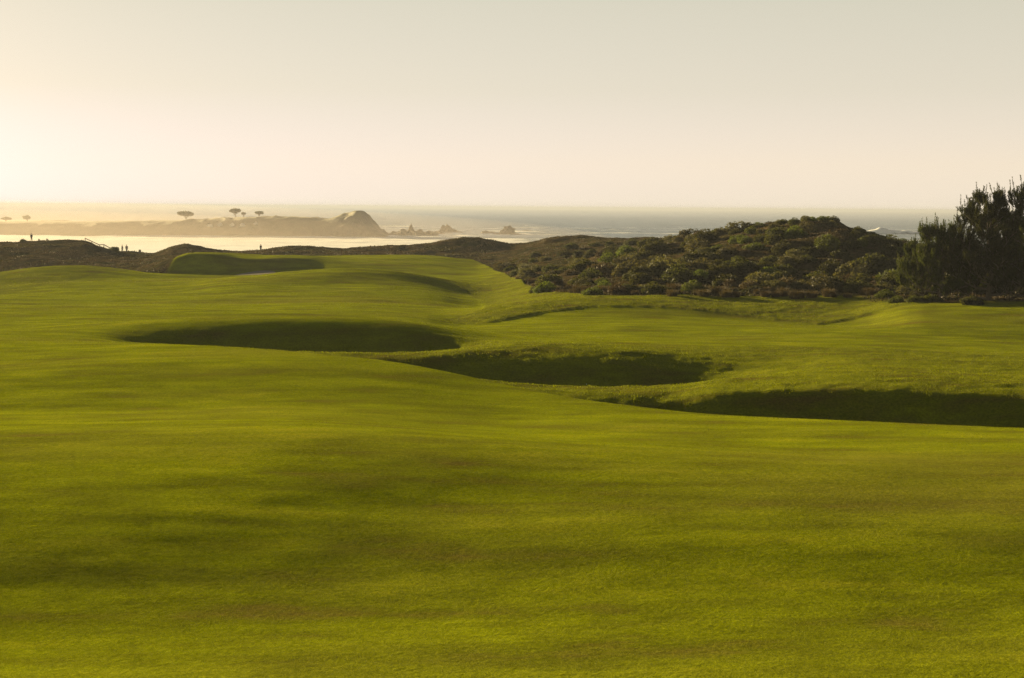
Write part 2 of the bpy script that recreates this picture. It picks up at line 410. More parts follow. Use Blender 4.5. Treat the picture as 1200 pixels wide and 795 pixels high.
nd2 = noise(nt, P, 1.1, 6, 0.7)
dunec = ramp(nt, nd, [(0.32, (0.016, 0.019, 0.007)), (0.45, (0.028, 0.024, 0.010)), (0.56, (0.052, 0.038, 0.019)), (0.68, (0.028, 0.030, 0.009))])
dunec = mix(nt, maprange(nt, nd2, 0.35, 0.7), mix(nt, 1.0, dunec, (0.45, 0.45, 0.45), 'MULTIPLY'), mix(nt, 1.0, dunec, (1.5, 1.45, 1.4), 'MULTIPLY'))
col = mix(nt, attr(nt, 'dune'), col, dunec)
bs = N(nt, 'ShaderNodeBsdfPrincipled')
nt.links.new(col, bs.inputs['Base Color'])
bs.inputs['Roughness'].default_value = 0.75
bs.inputs['Specular IOR Level'].default_value = 0.0
# blades standing in the low sun: fine strong relief
hsum = N(nt, 'ShaderNodeMath', operation='MULTIPLY_ADD'); nt.links.new(n_vf, hsum.inputs[0]); hsum.inputs[1].default_value = 0.35; nt.links.new(n_fine, hsum.inputs[2])
bmp = N(nt, 'ShaderNodeBump'); nt.links.new(hsum.outputs[0], bmp.inputs['Height'])
bmp.inputs['Strength'].default_value = 1.0; bmp.inputs['Distance'].default_value = 0.035
bmp2 = N(nt, 'ShaderNodeBump'); nt.links.new(n_mid, bmp2.inputs['Height'])
bmp2.inputs['Strength'].default_value = 0.6; bmp2.inputs['Distance'].default_value = 0.10
nt.links.new(bmp.outputs[0], bmp2.inputs['Normal'])
nt.links.new(bmp2.outputs[0], bs.inputs['Normal'])
bs.inputs['Sheen Weight'].default_value = 0.0
bs.inputs['Sheen Roughness'].default_value = 0.4
bs.inputs['Sheen Tint'].default_value = (0.75, 0.80, 0.12, 1)
nt.links.new(bs.outputs[0], out.inputs[0])

v = np.stack([XG, YG, Zg], -1).reshape(-1, 3)
f = grid_faces(nR, nA, True)
# close the centre
v = np.vstack([v, [[0, 0, G0]]])
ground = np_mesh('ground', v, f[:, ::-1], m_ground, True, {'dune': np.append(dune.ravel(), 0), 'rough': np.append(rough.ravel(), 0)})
tag(ground, 'mown golf turf rolling in mounds and grassy hollows down to coastal dunes', kind='structure')

# ------------------------------------------------------------------ sea
m_sea, nt, out = new_mat('sea water')
bs = N(nt, 'ShaderNodeBsdfPrincipled')
P = geo_pos(nt, (0.35, 1.0, 1.0), 0.05)
foam = attr(nt, 'foam')
nf = noise(nt, geo_pos(nt, (0.25, 1, 1)), 0.12, 8, 0.7)
fm = N(nt, 'ShaderNodeMath', operation='ADD'); nt.links.new(foam, fm.inputs[0])
nt.links.new(maprange(nt, nf, 0.3, 0.7, -0.45, 0.45), fm.inputs[1])
fcl = maprange(nt, fm.outputs[0], 0.40, 0.75)
nt.links.new(mix(nt, fcl, (0.012, 0.035, 0.032), (0.80, 0.80, 0.78)), bs.inputs['Base Color'])
nt.links.new(maprange(nt, fcl, 0, 1, 0.22, 0.85), bs.inputs['Roughness'])
bs.inputs['IOR'].default_value = 1.333
nw = noise(nt, P, 0.22, 7, 0.65)
b = N(nt, 'ShaderNodeBump'); nt.links.new(nw, b.inputs['Height']); b.inputs['Strength'].default_value = 0.9; b.inputs['Distance'].default_value = 1.2
nt.links.new(b.outputs[0], bs.inputs['Normal'])
ft_ = N(nt, 'ShaderNodeBsdfTranslucent'); ft_.inputs[0].default_value = (0.80, 0.80, 0.76, 1)
fx = N(nt, 'ShaderNodeMixShader'); nt.links.new(maprange(nt, fcl, 0, 1, 0, 0.18), fx.inputs[0])
nt.links.new(bs.outputs[0], fx.inputs[1]); nt.links.new(ft_.outputs[0], fx.inputs[2]); nt.links.new(fx.outputs[0], out.inputs[0])
sA = np.concatenate([np.radians(np.arange(-180, -26, 3.0)), np.radians(np.arange(-26, 26, 0.11)), np.radians(np.arange(26, 180, 3.0))])
sR = np.concatenate([np.array([300, 340]), np.exp(np.linspace(math.log(370), math.log(4500), 900)), np.array([5200, 6500, 8000, 10500, 13500, 16000])])
A2, R2 = np.meshgrid(sA, sR)
X2 = R2 * np.sin(A2); Y2 = R2 * np.cos(A2)
fadew = 1 - smooth(2500, 4300, R2)
wx = X2 + 40 * fbm(X2 / 300, Y2 / 300, 3, 2)
ph = Y2 + 0.12 * X2 + 25 * fbm(X2 / 180, Y2 / 120, 8, 3)
sw = np.sin(ph / 58 * 2 * math.pi)
Z2 = (0.55 * (0.5 + 0.5 * sw) ** 2 * 1.6 + 0.35 * fbm(X2 / 30, Y2 / 9, 12, 4)) * fadew * smooth(560, 900, R2) + 0.15 * fbm(X2 / 14, Y2 / 6, 19, 3)
PXs = 600 + F * np.tan(np.clip(A2, -1.2, 1.2)); DS = Y2
fo = np.zeros_like(X2)
# surf in the bay and past the stacks; its white also paints in sun glitter
bay = (1 - smooth(880, 930, DS + 30 * fbm(X2 / 40, Y2 / 30, 77, 3))) * (1 - smooth(560, 680, PXs))
fo = np.maximum(fo, bay * 0.95)
fo = np.maximum(fo, (1 - smooth(760, 1000, DS)) * 0.55 * (1 - smooth(700, 1100, PXs)))
surf = np.clip(fbm(X2 / 60, Y2 / 12, 29, 4) * 1.8, 0, 1) * smooth(700, 900, DS) * (1 - smooth(1150, 1800, DS))
fo = np.maximum(fo, surf * 0.85)
# long whitecap behind the point (px 435-495, y 262)
for (pc, w, dc, dw, amp) in ((465, 30, 1420, 26, 0.9), (520, 55, 1180, 12, 0.55), (640, 70, 1150, 10, 0.5), (830, 30, 1010, 14, 0.8), (1000, 30, 1060, 30, 0.7), (1110, 60, 1010, 12, 0.5), (590, 40, 1040, 18, 0.6), (540, 26, 985, 16, 0.8)):
    g_ = np.exp(-((PXs - pc) / w) ** 2 - ((DS - dc - 0.1 * X2) / dw) ** 2)
    fo = np.maximum(fo, amp * g_); 
# the big breaker on the right
BXc, BYc = (1030 - 600) / F * 1180, 1180.0
def breaker(X, Y):
    s = (X - BXc) ; yy = Y - BYc - 0.04 * s
    h = 2.4 * np.exp(-((s + 1) / 9) ** 2) + 2.6 * np.exp(-((s - 16) / 26) ** 2) + 2.4 * np.exp(-((s + 20) / 12) ** 2)
    h = h * (1 + 0.6 * fbm(X / 5, Y / 60, 91, 4))
    front = smooth(-9, 0, yy); backs = 1 - smooth(0, 22, yy)
    return np.minimum(h, 7) * front * backs, s, yy
hb, s_, yy_ = breaker(X2, Y2)
Z2 += hb
fo = np.maximum(fo, smooth(0.3, 1.6, hb) * (1 - smooth(22, 50, s_)) * 1.15)
fo = np.maximum(fo, np.exp(-((yy_ + 1) / 3) ** 2) * smooth(1, 2, hb) * 0.9)
fo = np.maximum(fo, np.exp(-((yy_ + 22) / 16) ** 2 - ((s_ + 5) / 45) ** 2) * 0.7)
sea = np_mesh('sea', np.stack([X2, Y2, Z2], -1).reshape(-1, 3), grid_faces(len(sR), len(sA), True)[:, ::-1], m_sea, True, {'foam': fo.ravel()})
tag(sea, 'pale hazy ocean with surf lines and one breaking wave', kind='structure')

# ------------------------------------------------------------------ headland
m_rock, nt, out = new_mat('headland rock and turf')
bs = N(nt, 'ShaderNodeBsdfPrincipled')
P = geo_pos(nt)
n1 = noise(nt, P, 0.08, 8, 0.65)
rc = ramp(nt, n1, [(0.35, (0.055, 0.045, 0.028)), (0.55, (0.11, 0.085, 0.05)), (0.7, (0.17, 0.14, 0.09))])
gn = N(nt, 'ShaderNodeNewGeometry'); sx = N(nt, 'ShaderNodeSeparateXYZ'); nt.links.new(gn.outputs['Normal'], sx.inputs[0])
col = mix(nt, maprange(nt, sx.outputs[2], 0.75, 0.95, 0, 0.8), rc, (0.11, 0.10, 0.035))
nt.links.new(col, bs.inputs['Base Color']); bs.inputs['Roughness'].default_value = 0.9
b = N(nt, 'ShaderNodeBump'); nt.links.new(noise(nt, P, 0.5, 8, 0.7), b.inputs['Height']); b.inputs['Strength'].default_value = 1; b.inputs['Distance'].default_value = 1.0
nt.links.new(b.outputs[0], bs.inputs['Normal']); nt.links.new(bs.outputs[0], out.inputs[0])
# skyline (px, py) at d = 960 and waterline at d ~ 900
top = [(-500, 262), (0, 260), (100, 259.5), (200, 258.5), (250, 257), (290, 255), (320, 254.5), (345, 255), (360, 255.5), (375, 257.5), (385, 258), (395, 255.5), (403, 253.5), (410, 252), (416, 249.2), (421, 248.2), (426, 249.6), (431, 252.5), (434, 256), (439, 262), (444, 268), (449, 272.5), (455, 276), (470, 284), (500, 300)]
DT, DW = 960.0, 898.0
hx = np.arange(-1000, -60, 1.6); hy = np.concatenate([np.arange(885, 975, 1.6), np.arange(975, 1130, 6)])
HX, HY = np.meshgrid(hx, hy)
pc = 600 + F * hx / DT
ztop = CAM_Z + ray(pc, np.interp(pc, [t[0] for t in top], [t[1] for t in top]))[1] * DT
ztop = np.maximum(ztop, -6)
dw = DW + 10 * fbm(hx / 60, hx * 0, 6, 3) + 0.03 * (hx + 150)
ft = smooth(0, 1, (HY - dw[None, :]) / 42.0) ** 0.7
bk = 1 - np.where(HX > -330, smooth(966, 985 + np.clip(-(HX + 140), 0, 190) * 0.6, HY), smooth(1060, 1120, HY))
HZ = -3 + (ztop[None, :] + 3) * np.minimum(ft, bk)
rk = fbm(HX / 11, HY / 11, 14, 5) + 0.5 * np.abs(vnoise(HX / 4, HY / 6, 24)) * smooth(-200, -150, HX)
peak = smooth(-140, -118, HX)
rocky = np.clip(ft * 4 * (1 - ft) + peak + 0.12, 0, 1)
HZ += (2.3 * rk * rocky + 0.25 * fbm(HX / 5, HY / 9, 15, 3)) * (ft > 0.02)
HZ += np.clip(vnoise(HX / 3.4, HY / 9, 88), 0.2, 1) * 1.0 * smooth(600 - 0, 601, 600 + (HX + 215)) * (ft > 0.8) * (HX < -130)
head = np_mesh('headland', np.stack([HX, HY, HZ], -1).reshape(-1, 3), grid_faces(len(hy), len(hx)), m_rock, True)
tag(head, 'low flat headland ending in a rocky peak, faded by golden haze', kind='structure')

# ------------------------------------------------------------------ haze
def box_obj(name, lo, hi, mat):
    bm = bmesh.new(); bmesh.ops.create_cube(bm, size=1)
    for q in bm.verts:
        q.co = Vector(((lo[i] + hi[i]) / 2 + q.co[i] * (hi[i] - lo[i]) for i in range(3)))
    me = bpy.data.meshes.new(name); bm.to_mesh(me); bm.free()
    me.materials.append(mat); o = bpy.data.objects.new(name, me); C.objects.link(o); return o
m_haze, nt, out = new_mat('sea haze')
pv = N(nt, 'ShaderNodeVolumePrincipled')
pv.inputs['Color'].default_value = (0.30, 0.325, 0.40, 1)
pv.inputs['Density'].default_value = HAZE_DENSITY
pv.inputs['Anisotropy'].default_value = 0.12
nt.links.new(pv.outputs[0], out.inputs['Volume'])
haze = box_obj('haze', (-16500, -16500, -5), (16500, 16500, 25), m_haze)
tag(haze, 'thin golden sea haze over the whole coast', kind='stuff')

# ------------------------------------------------------------------ sand hollow on the far green
m_sand, nt, out = new_mat('bunker sand')
bs = N(nt, 'ShaderNodeBsdfPrincipled'); P = geo_pos(nt)
nt.links.new(ramp(nt, noise(nt, P, 1.2, 6, 0.6), [(0.3, (0.15, 0.135, 0.10)), (0.7, (0.22, 0.20, 0.155))]), bs.inputs['Base Color'])
bs.inputs['Roughness'].default_value = 0.9; bs.inputs['Specular IOR Level'].default_value = 0.0
b = N(nt, 'ShaderNodeBump'); nt.links.new(noise(nt, P, 3.0, 6, 0.7), b.inputs['Height']); b.inputs['Distance'].default_value = 0.06
nt.links.new(b.outputs[0], bs.inputs['Normal']); nt.links.new(bs.outputs[0], out.inputs[0])
sv, sf = [], []
na, nb = 40, 14
for i in range(nb + 1):
    for j in range(na):
        t_ = 2 * math.pi * j / na; q = i / nb
        px_ = 297 + 26 * q * math.cos(t_) * (1 + 0.08 * math.sin(3 * t_)); d_ = 219.5 + 6.5 * q * math.sin(t_) * (1 + 0.1 * math.sin(2 * t_ + 1)) + 0.06 * (px_ - 296)
        w_ = on_ground(px_, d_)
        sv.append((w_.x, w_.y, w_.z + 0.10 * (1 - q ** 6) - 0.02))
for i in range(nb):
    for j in range(na):
        sf.append((i * na + j, i * na + (j + 1) % na, (i + 1) * na + (j + 1) % na, (i + 1) * na + j))
sand = np_mesh('sand', np.array(sv), np.array(sf)[:, ::-1], m_sand)
tag(sand, 'small grey sand bunker floor below the far green', kind='structure')

# ------------------------------------------------------------------ foliage
def leaf_mat(name, ca, cb, trans=0.45, scale=3.0):
    m, nt, out = new_mat(name)
    oi = N(nt, 'ShaderNodeObjectInfo')
    tc_ = N(nt, 'ShaderNodeTexCoord')
    nz = noise(nt, tc_.outputs['Object'], scale, 3, 0.6)
    base = mix(nt, maprange(nt, nz, 0.35, 0.65), ca, cb)
    hsv = N(nt, 'ShaderNodeHueSaturation'); nt.links.new(base, hsv.inputs['Color'])
    nt.links.new(maprange(nt, oi.outputs['Random'], 0, 1, 0.62, 1.28), hsv.inputs['Value'])
    nt.links.new(maprange(nt, oi.outputs['Random'], 0, 1, 0.485, 0.515), hsv.inputs['Hue'])
    d_ = N(nt, 'ShaderNodeBsdfPrincipled'); nt.links.new(hsv.outputs[0], d_.inputs['Base Color']); d_.inputs['Roughness'].default_value = 0.65
    d_.inputs['Specular IOR Level'].default_value = 0.06
    t_ = N(nt, 'ShaderNodeBsdfTranslucent')
    nt.links.new(mix(nt, 1.0, hsv.outputs[0], (1.5, 1.4, 0.6), 'MULTIPLY'), t_.inputs['Color'])
    ms = N(nt, 'ShaderNodeMixShader'); ms.inputs[0].default_value = trans
    nt.links.new(d_.outputs[0], ms.inputs[1]); nt.links.new(t_.outputs[0], ms.inputs[2]); nt.links.new(ms.outputs[0], out.inputs[0])
    return m
M_dark = leaf_mat('dark scrub leaves', (0.018, 0.021, 0.006), (0.034, 0.036, 0.010), 0.45)
M_grey = leaf_mat('grey sage leaves', (0.036, 0.036, 0.016), (0.060, 0.056, 0.028), 0.35)
M_green = leaf_mat('green scrub leaves', (0.032, 0.044, 0.008), (0.058, 0.072, 0.012), 0.4)
M_brown = leaf_mat('dry scrub twigs', (0.036, 0.026, 0.012), (0.068, 0.050, 0.026), 0.2)
M_pine = leaf_mat('pine needles', (0.018, 0.025, 0.006), (0.040, 0.047, 0.012), 0.42)
M_cyp = leaf_mat('cypress foliage', (0.030, 0.036, 0.014), (0.045, 0.052, 0.02), 0.3)
m_bark, nt, out = new_mat('bark')
bs = N(nt, 'ShaderNodeBsdfPrincipled')
nt.links.new(ramp(nt, noise(nt, N(nt, 'ShaderNodeTexCoord').outputs['Object'], 6, 5, 0.7), [(0.3, (0.035, 0.026, 0.018)), (0.7, (0.10, 0.075, 0.055))]), bs.inputs['Base Color'])
bs.inputs['Roughness'].default_value = 0.9; nt.links.new(bs.outputs[0], out.inputs[0])

def rand_unit(n, r):
    v_ = r.normal(size=(n, 3)); return v_ / np.linalg.norm(v_, axis=1, keepdims=True)
def leaf_tris(c, nrm, size, r, asp=0.55):
    """small pointed leaves: one triangle each, at centres c, roughly facing nrm"""
    n = len(c)
    t1 = np.cross(nrm, rand_unit(n, r)); t1 /= np.linalg.norm(t1, axis=1, keepdims=True) + 1e-9
    t2 = np.cross(nrm, t1)
    s_ = size[:, None]
    a_ = c - t1 * s_ * 0.5 - t2 * s_ * asp * 0.5
    b_ = c - t1 * s_ * 0.5 + t2 * s_ * asp * 0.5
    d_ = c + t1 * s_ * 0.6
    v_ = np.stack([a_, b_, d_], 1).reshape(-1, 3)
    return v_, np.arange(3 * n).reshape(-1, 3)

def bush_mesh(name, mat, seed, n=2200, leaf=0.15, w=1.0, h=0.8, lobes=7, spiky=0.0, up=0.0):
    r = np.random.default_rng(seed)
    L = [(0, 0, 0.25 * h, 0.62 * w, 0.75 * h)]
    for _ in range(lobes):
        a_ = r.uniform(0, 6.28); q = r.uniform(0.3, 0.62) * w
        L.append((q * math.cos(a_), q * math.sin(a_), r.uniform(0.1, 0.5) * h, r.uniform(0.26, 0.46) * w, r.uniform(0.3, 0.5) * h))
    wt = np.array([l[3] ** 2 for l in L]); wt /= wt.sum()
    idx = r.choice(len(L), n, p=wt); LL = np.array(L)[idx]
    u = rand_unit(n, r); rad = 1 - 0.30 * r.random(n) ** 2 + 0.10 * r.random(n) + spiky * (r.random(n) < 0.15) * r.random(n)
    # clumpy surface
    cl = np.sin(u[:, 0] * 7 + seed) * np.sin(u[:, 1] * 8 + idx) * np.sin(u[:, 2] * 7 + 2)
    rad = rad + 0.10 * cl
    c = np.stack([LL[:, 0] + u[:, 0] * LL[:, 3] * rad, LL[:, 1] + u[:, 1] * LL[:, 3] * rad, LL[:, 2] + u[:, 2] * LL[:, 4] * rad], 1)
    keep = c[:, 2] > -0.12
    c, u = c[keep], u[keep]
    nrm = u * 0.6 + rand_unit(len(c), r); nrm[:, 2] *= (1 - up); nrm /= np.linalg.norm(nrm, axis=1, keepdims=True)
    v_, f_ = leaf_tris(c, nrm, leaf * r.uniform(0.6, 1.4, len(c)), r)
    me = bpy.data.meshes.new(name)
    me.from_pydata(v_.tolist(), [], f_.tolist()); me.materials.append(mat); me.update()
    return me

def tuft_mesh(name, mat, seed, n=420, h=1.0):
    """arching dry grass clump"""
    r = np.random.default_rng(seed); V, Fc = [], []
    for i in range(n):
        a_ = r.uniform(0, 6.28); q = r.random() ** 0.6 * 0.45; b_ = Vector((q * math.cos(a_), q * math.sin(a_), -0.05))
        l = h * r.uniform(0.5, 1.0); lean = r.uniform(0.1, 0.7); a2 = a_ + r.normal() * 0.7
        dv = Vector((math.cos(a2) * lean, math.sin(a2) * lean, 1)).normalized()
        sd = Vector((-math.sin(a2), math.cos(a2), 0)) * 0.018
        m_ = b_ + dv * l * 0.6; tp = b_ + dv * l + Vector((math.cos(a2), math.sin(a2), -0.3)) * l * 0.25 * lean
        k0 = len(V); V += [b_ - sd, b_ + sd, m_ + sd * 0.8, m_ - sd * 0.8, tp]
        Fc += [(k0, k0 + 1, k0 + 2, k0 + 3), (k0 + 3, k0 + 2, k0 + 4)]
    me = bpy.data.meshes.new(name); me.from_pydata([tuple(q) for q in V], [], Fc); me.materials.append(mat); me.update(); return me

PB = {'dark': [bush_mesh('bush', M_dark, 10 + i, 2600, 0.13, h=(0.75, 0.9, 0.65)[i]) for i in range(3)],
      'grey': [bush_mesh('bush', M_grey, 30 + i, 2400, 0.12, h=(0.7, 0.85)[i], spiky=0.12) for i in range(2)],
      'green': [bush_mesh('bush', M_green, 50 + i, 2200, 0.13, h=(0.7, 0.85)[i]) for i in range(2)],
      'brown': [bush_mesh('bush', M_brown, 70 + i, 2200, 0.12, h=(0.6, 0.75)[i], spiky=0.3) for i in range(2)],
      'tuft': [tuft_mesh('grass_clump', M_brown, 90 + i) for i in range(2)]}
INFO = {'dark': ('bush', 'dark olive rounded bush crowded among others on the scrub dune', 'bush', 'dark olive bushes massed on the dune'),
        'grey': ('bush', 'grey green sage bush crowded among darker bushes on the scrub dune', 'bush', 'grey green bushes on the dune'),
        'green': ('bush', 'brighter green leafy bush on the scrub dune', 'bush', 'greener bushes on the dune'),
        'brown': ('bush', 'dry brown twiggy bush on the scrub dune', 'bush', 'dry brown bushes on the dune'),
        'tuft': ('grass_clump', 'arching clump of dry tan grass at the edge of the scrub', 'grass clump', 'dry grass clumps along the scrub')}
def put_bush(kind, x, y, size, label=None, hs=1.0, sink=0.08):
    me = random.choice(PB[kind])
    nm, lb, ct, gr = INFO[kind]
    o = bpy.data.objects.new(nm, me); C.objects.link(o)
    o.location = (x, y, ground_z(x, y) - sink * size)
    o.rotation_euler = (0, 0, random.uniform(0, 6.28))
    o.scale = (size * random.uniform(0.85, 1.2), size * random.uniform(0.85, 1.2), size * hs)
    if label: tag(o, label, ct)
    else: tag(o, lb, ct, gr)
    return o

# named, outstanding bushes first (px, d, kind, radius, label)
special = [(812, 143, 'green', 1.5, 'small domed bright green bush at the lawn edge below the dune'),
           (722, 146, 'brown', 1.9, 'pale dry topped bush low on the dune near the lawn edge'),
           (892, 146, 'grey', 2.5, 'large grey green domed bush just above the lawn edge'),
           (963, 142, 'grey', 2.1, 'broad grey bush leaning right, next to the large grey domed bush'),
           (1008, 140, 'dark', 1.9, 'dark brown green bush left of the pines at the lawn edge'),
           (708, 150, 'green', 1.6, 'mid green bush behind the pale dry topped bush'),
           (752, 162, 'dark', 1.9, 'dark round bush above the pale dry topped bush'),
           (640, 160, 'green', 1.5, 'leafy green bush at the left foot of the scrub dune'),
           (628, 163, 'green', 1.2, 'small yellow green bush, leftmost at the foot of the scrub dune'),
           (696, 142, 'green', 1.3, 'low yellow green shrub touching the lawn, left of the pale dry topped bush'),
           (1038, 133, 'green', 1.0, 'low sunlit green shrub on the lawn edge left of the pines'),
           (1072, 127, 'green', 0.9, 'low spreading green shrub at the foot of the left pine'),
           (1052, 128.5, 'green', 0.8, 'tiny green shrub between two low shrubs near the left pine'),
           (975, 199, 'dark', 1.1, 'dark rounded bush crowning the highest point of the dune'),
           (865, 204, 'grey', 2.4, 'domed grey bush on the dune skyline left of its summit'),
           (133, 306, 'dark', 1.5, 'round dark bush on the skyline between the handrail and two walkers'),
           (27, 307, 'dark', 0.9, 'small dark bush on the far left dune top by the lone walker')]
special += [(1078, 131, 'dark', 1.3, 'dark shrub tucked under the left edge of the pines'),
            (1092, 126.5, 'dark', 1.1, 'low dark shrub on the lawn edge in front of the smaller pine'),
            (1140, 123, 'dark', 1.2, 'low dark shrub in the shade below the middle pine')]
placed = []
for px_, d_, kd, sz, lb in special:
    p_ = on_ground(px_, d_); put_bush(kd, p_.x, p_.y, sz, lb, 0.95 if d_ < 290 else 0.8); placed.append((p_.x, p_.y, sz))
cnt = 0; tries = 0
while cnt < 280 and tries < 9000:
    tries += 1
    px_ = random.uniform(590, 1200); d_ = 136 + 125 * random.random() ** 1.25
    edge = bline(D_DUNE, px_)
    if d_ < edge + 3 or (px_ < 800 and d_ > 262): continue
    if px_ < 760 and d_ > edge + 50 and random.random() < 0.25: continue
    if px_ > 1060 and d_ > 175: continue

    crest = d_ > 215
    if crest and random.random() < 0.6: continue
    kd = random.choices(['dark', 'grey', 'green', 'brown'], [0.50, 0.24, 0.14, 0.12])[0]
    sz = random.uniform(1.2, 2.7) * (0.8 if kd in ('green', 'brown') else 1.0)
    if d_ < edge + 12: sz *= 0.75
    if px_ < 700 and d_ > edge + 15: sz *= 0.72
    if (px_ > 985 and d_ > 178) or (px_ > 850 and d_ > 188): sz = min(sz, 1.15)
    p_ = on_ground(px_, d_)
    if any((p_.x - q[0]) ** 2 + (p_.y - q[1]) ** 2 < (0.56 * (sz + q[2])) ** 2 for q in placed): continue
    placed.append((p_.x, p_.y, sz)); put_bush(kd, p_.x, p_.y, sz, None, random.uniform(0.75, 1.1)); cnt += 1
n_t = 0
while n_t < 60:
    px_ = random.uniform(600, 1090); d_ = bline(D_DUNE, px_) + random.uniform(-0.5, 9) ** 1.0
    p_ = on_ground(px_, d_)
    if any((p_.x - q[0]) ** 2 + (p_.y - q[1]) ** 2 < (0.7 * q[2]) ** 2 for q in placed): continue
    put_bush('tuft', p_.x, p_.y, random.uniform(0.6, 1.2)); n_t += 1

# heath and rough dune grass: nobody could count it
def scatter_blades(name, X, Y, hgt, wid, mat, seed, lean=0.35):
    r = np.random.default_rng(seed); n = len(X)
    Z = ground_z_np(X, Y); a_ = r.uniform(0, 2 * math.pi, n); th = r.uniform(0, 2 * math.pi, n)
    ln = r.random(n) * lean * hgt
    base = np.stack([X, Y, Z - 0.02], 1)
    s_ = np.stack([np.cos(a_) * wid / 2, np.sin(a_) * wid / 2, np.zeros(n)], 1)
    tip = base + np.stack([np.cos(th) * ln, np.sin(th) * ln, hgt], 1)
    v_ = np.stack([base - s_, base + s_, tip], 1).reshape(-1, 3)
    return np_mesh(name, v_, np.arange(3 * n).reshape(-1, 3), mat, False)
def interp_mask(mask, x, y):
    az = np.arctan2(x, y); rr_ = np.hypot(x, y)
    j = np.clip(np.searchsorted(AZ, az), 0, nA - 1); i = np.clip(np.searchsorted(RR, rr_), 0, nR - 1)
    return mask[i, j]
n = 260000
px_ = rng.uniform(-60, 1260, n); d_ = np.exp(rng.uniform(math.log(124), math.log(325), n))
X = (px_ - 600) / F * d_; Y = d_
mk = (interp_mask(dune, X, Y) > 0.5)
cl = fbm(X / 2.2, Y / 2.2, 123, 3)
mk &= (cl + rng.random(n) * 0.6 > 0.1)
X, Y, cl = X[mk], Y[mk], cl[mk]
heath = scatter_blades('heath', X, Y, (0.08 + 0.20 * np.clip(cl + 0.3, 0, 1)) * rng.uniform(0.6, 1.3, len(X)), rng.uniform(0.10, 0.22, len(X)), M_brown, 5)
heath.data.materials.append(M_dark)
mi = (np.clip(0.5 + fbm(X / 14, Y / 14, 130, 3) * 1.2, 0, 1) > rng.random(len(X))).astype(np.int32)
heath.data.polygons.foreach_set('material_index', mi)
tag(heath, 'low brown and olive heath covering the dunes', kind='stuff')

# turf blades: nobody could count them
m_blade, nt, out = new_mat('grass blades')
gp = geo_pos(nt)
gc = ramp(nt, noise(nt, geo_pos(nt, (0.35, 1, 1), 0.12), 0.8, 5, 0.65), [(0.30, (0.085, 0.070, 0.012)), (0.45, (0.080, 0.092, 0.004)), (0.6, (0.115, 0.130, 0.003)), (0.78, (0.160, 0.160, 0.006))])
gc = mix(nt, maprange(nt, noise(nt, gp, 25, 3, 0.6), 0.3, 0.7), mix(nt, 1.0, gc, (0.6, 0.6, 0.6), 'MULTIPLY'), mix(nt, 1.0, gc, (1.3, 1.3, 1.3), 'MULTIPLY'))
gd = N(nt, 'ShaderNodeBsdfDiffuse'); nt.links.new(gc, gd.inputs[0])
gt = N(nt, 'ShaderNodeBsdfTranslucent'); nt.links.new(mix(nt, 1.0, gc, (1.0, 1.0, 0.7), 'MULTIPLY'), gt.inputs[0])
gm = N(nt, 'ShaderNodeMixShader'); gm.inputs[0].default_value = 0.5
nt.links.new(gd.outputs[0], gm.inputs[1]); nt.links.new(gt.outputs[0], gm.inputs[2]); nt.links.new(gm.outputs[0], out.inputs[0])
n = 700000
u_ = rng.random(n); d_ = 1 / (u_ / 15.5 + (1 - u_) / 200); px_ = rng.uniform(-40, 1240, n)
X = (px_ - 600) / F * d_; Y = d_
mk = interp_mask(dune, X, Y) < 0.5
X, Y = X[mk], Y[mk]; dd = Y; rg_ = interp_mask(rough, X, Y)
clu = 0.75 + 0.5 * fbm(X / 0.5, Y / 0.4, 140, 3)
turf = scatter_blades('grass', X, Y, clu * (0.022 + 0.0004 * dd + 0.05 * rg_ * np.clip(dd / 60, 0, 1)) * rng.uniform(0.6, 1.3, len(X)), (0.008 + 0.0005 * dd) * rng.uniform(0.7, 1.3, len(X)), m_blade, 9, 0.8)
tag(turf, 'short mown grass blades standing in the turf', kind='stuff')

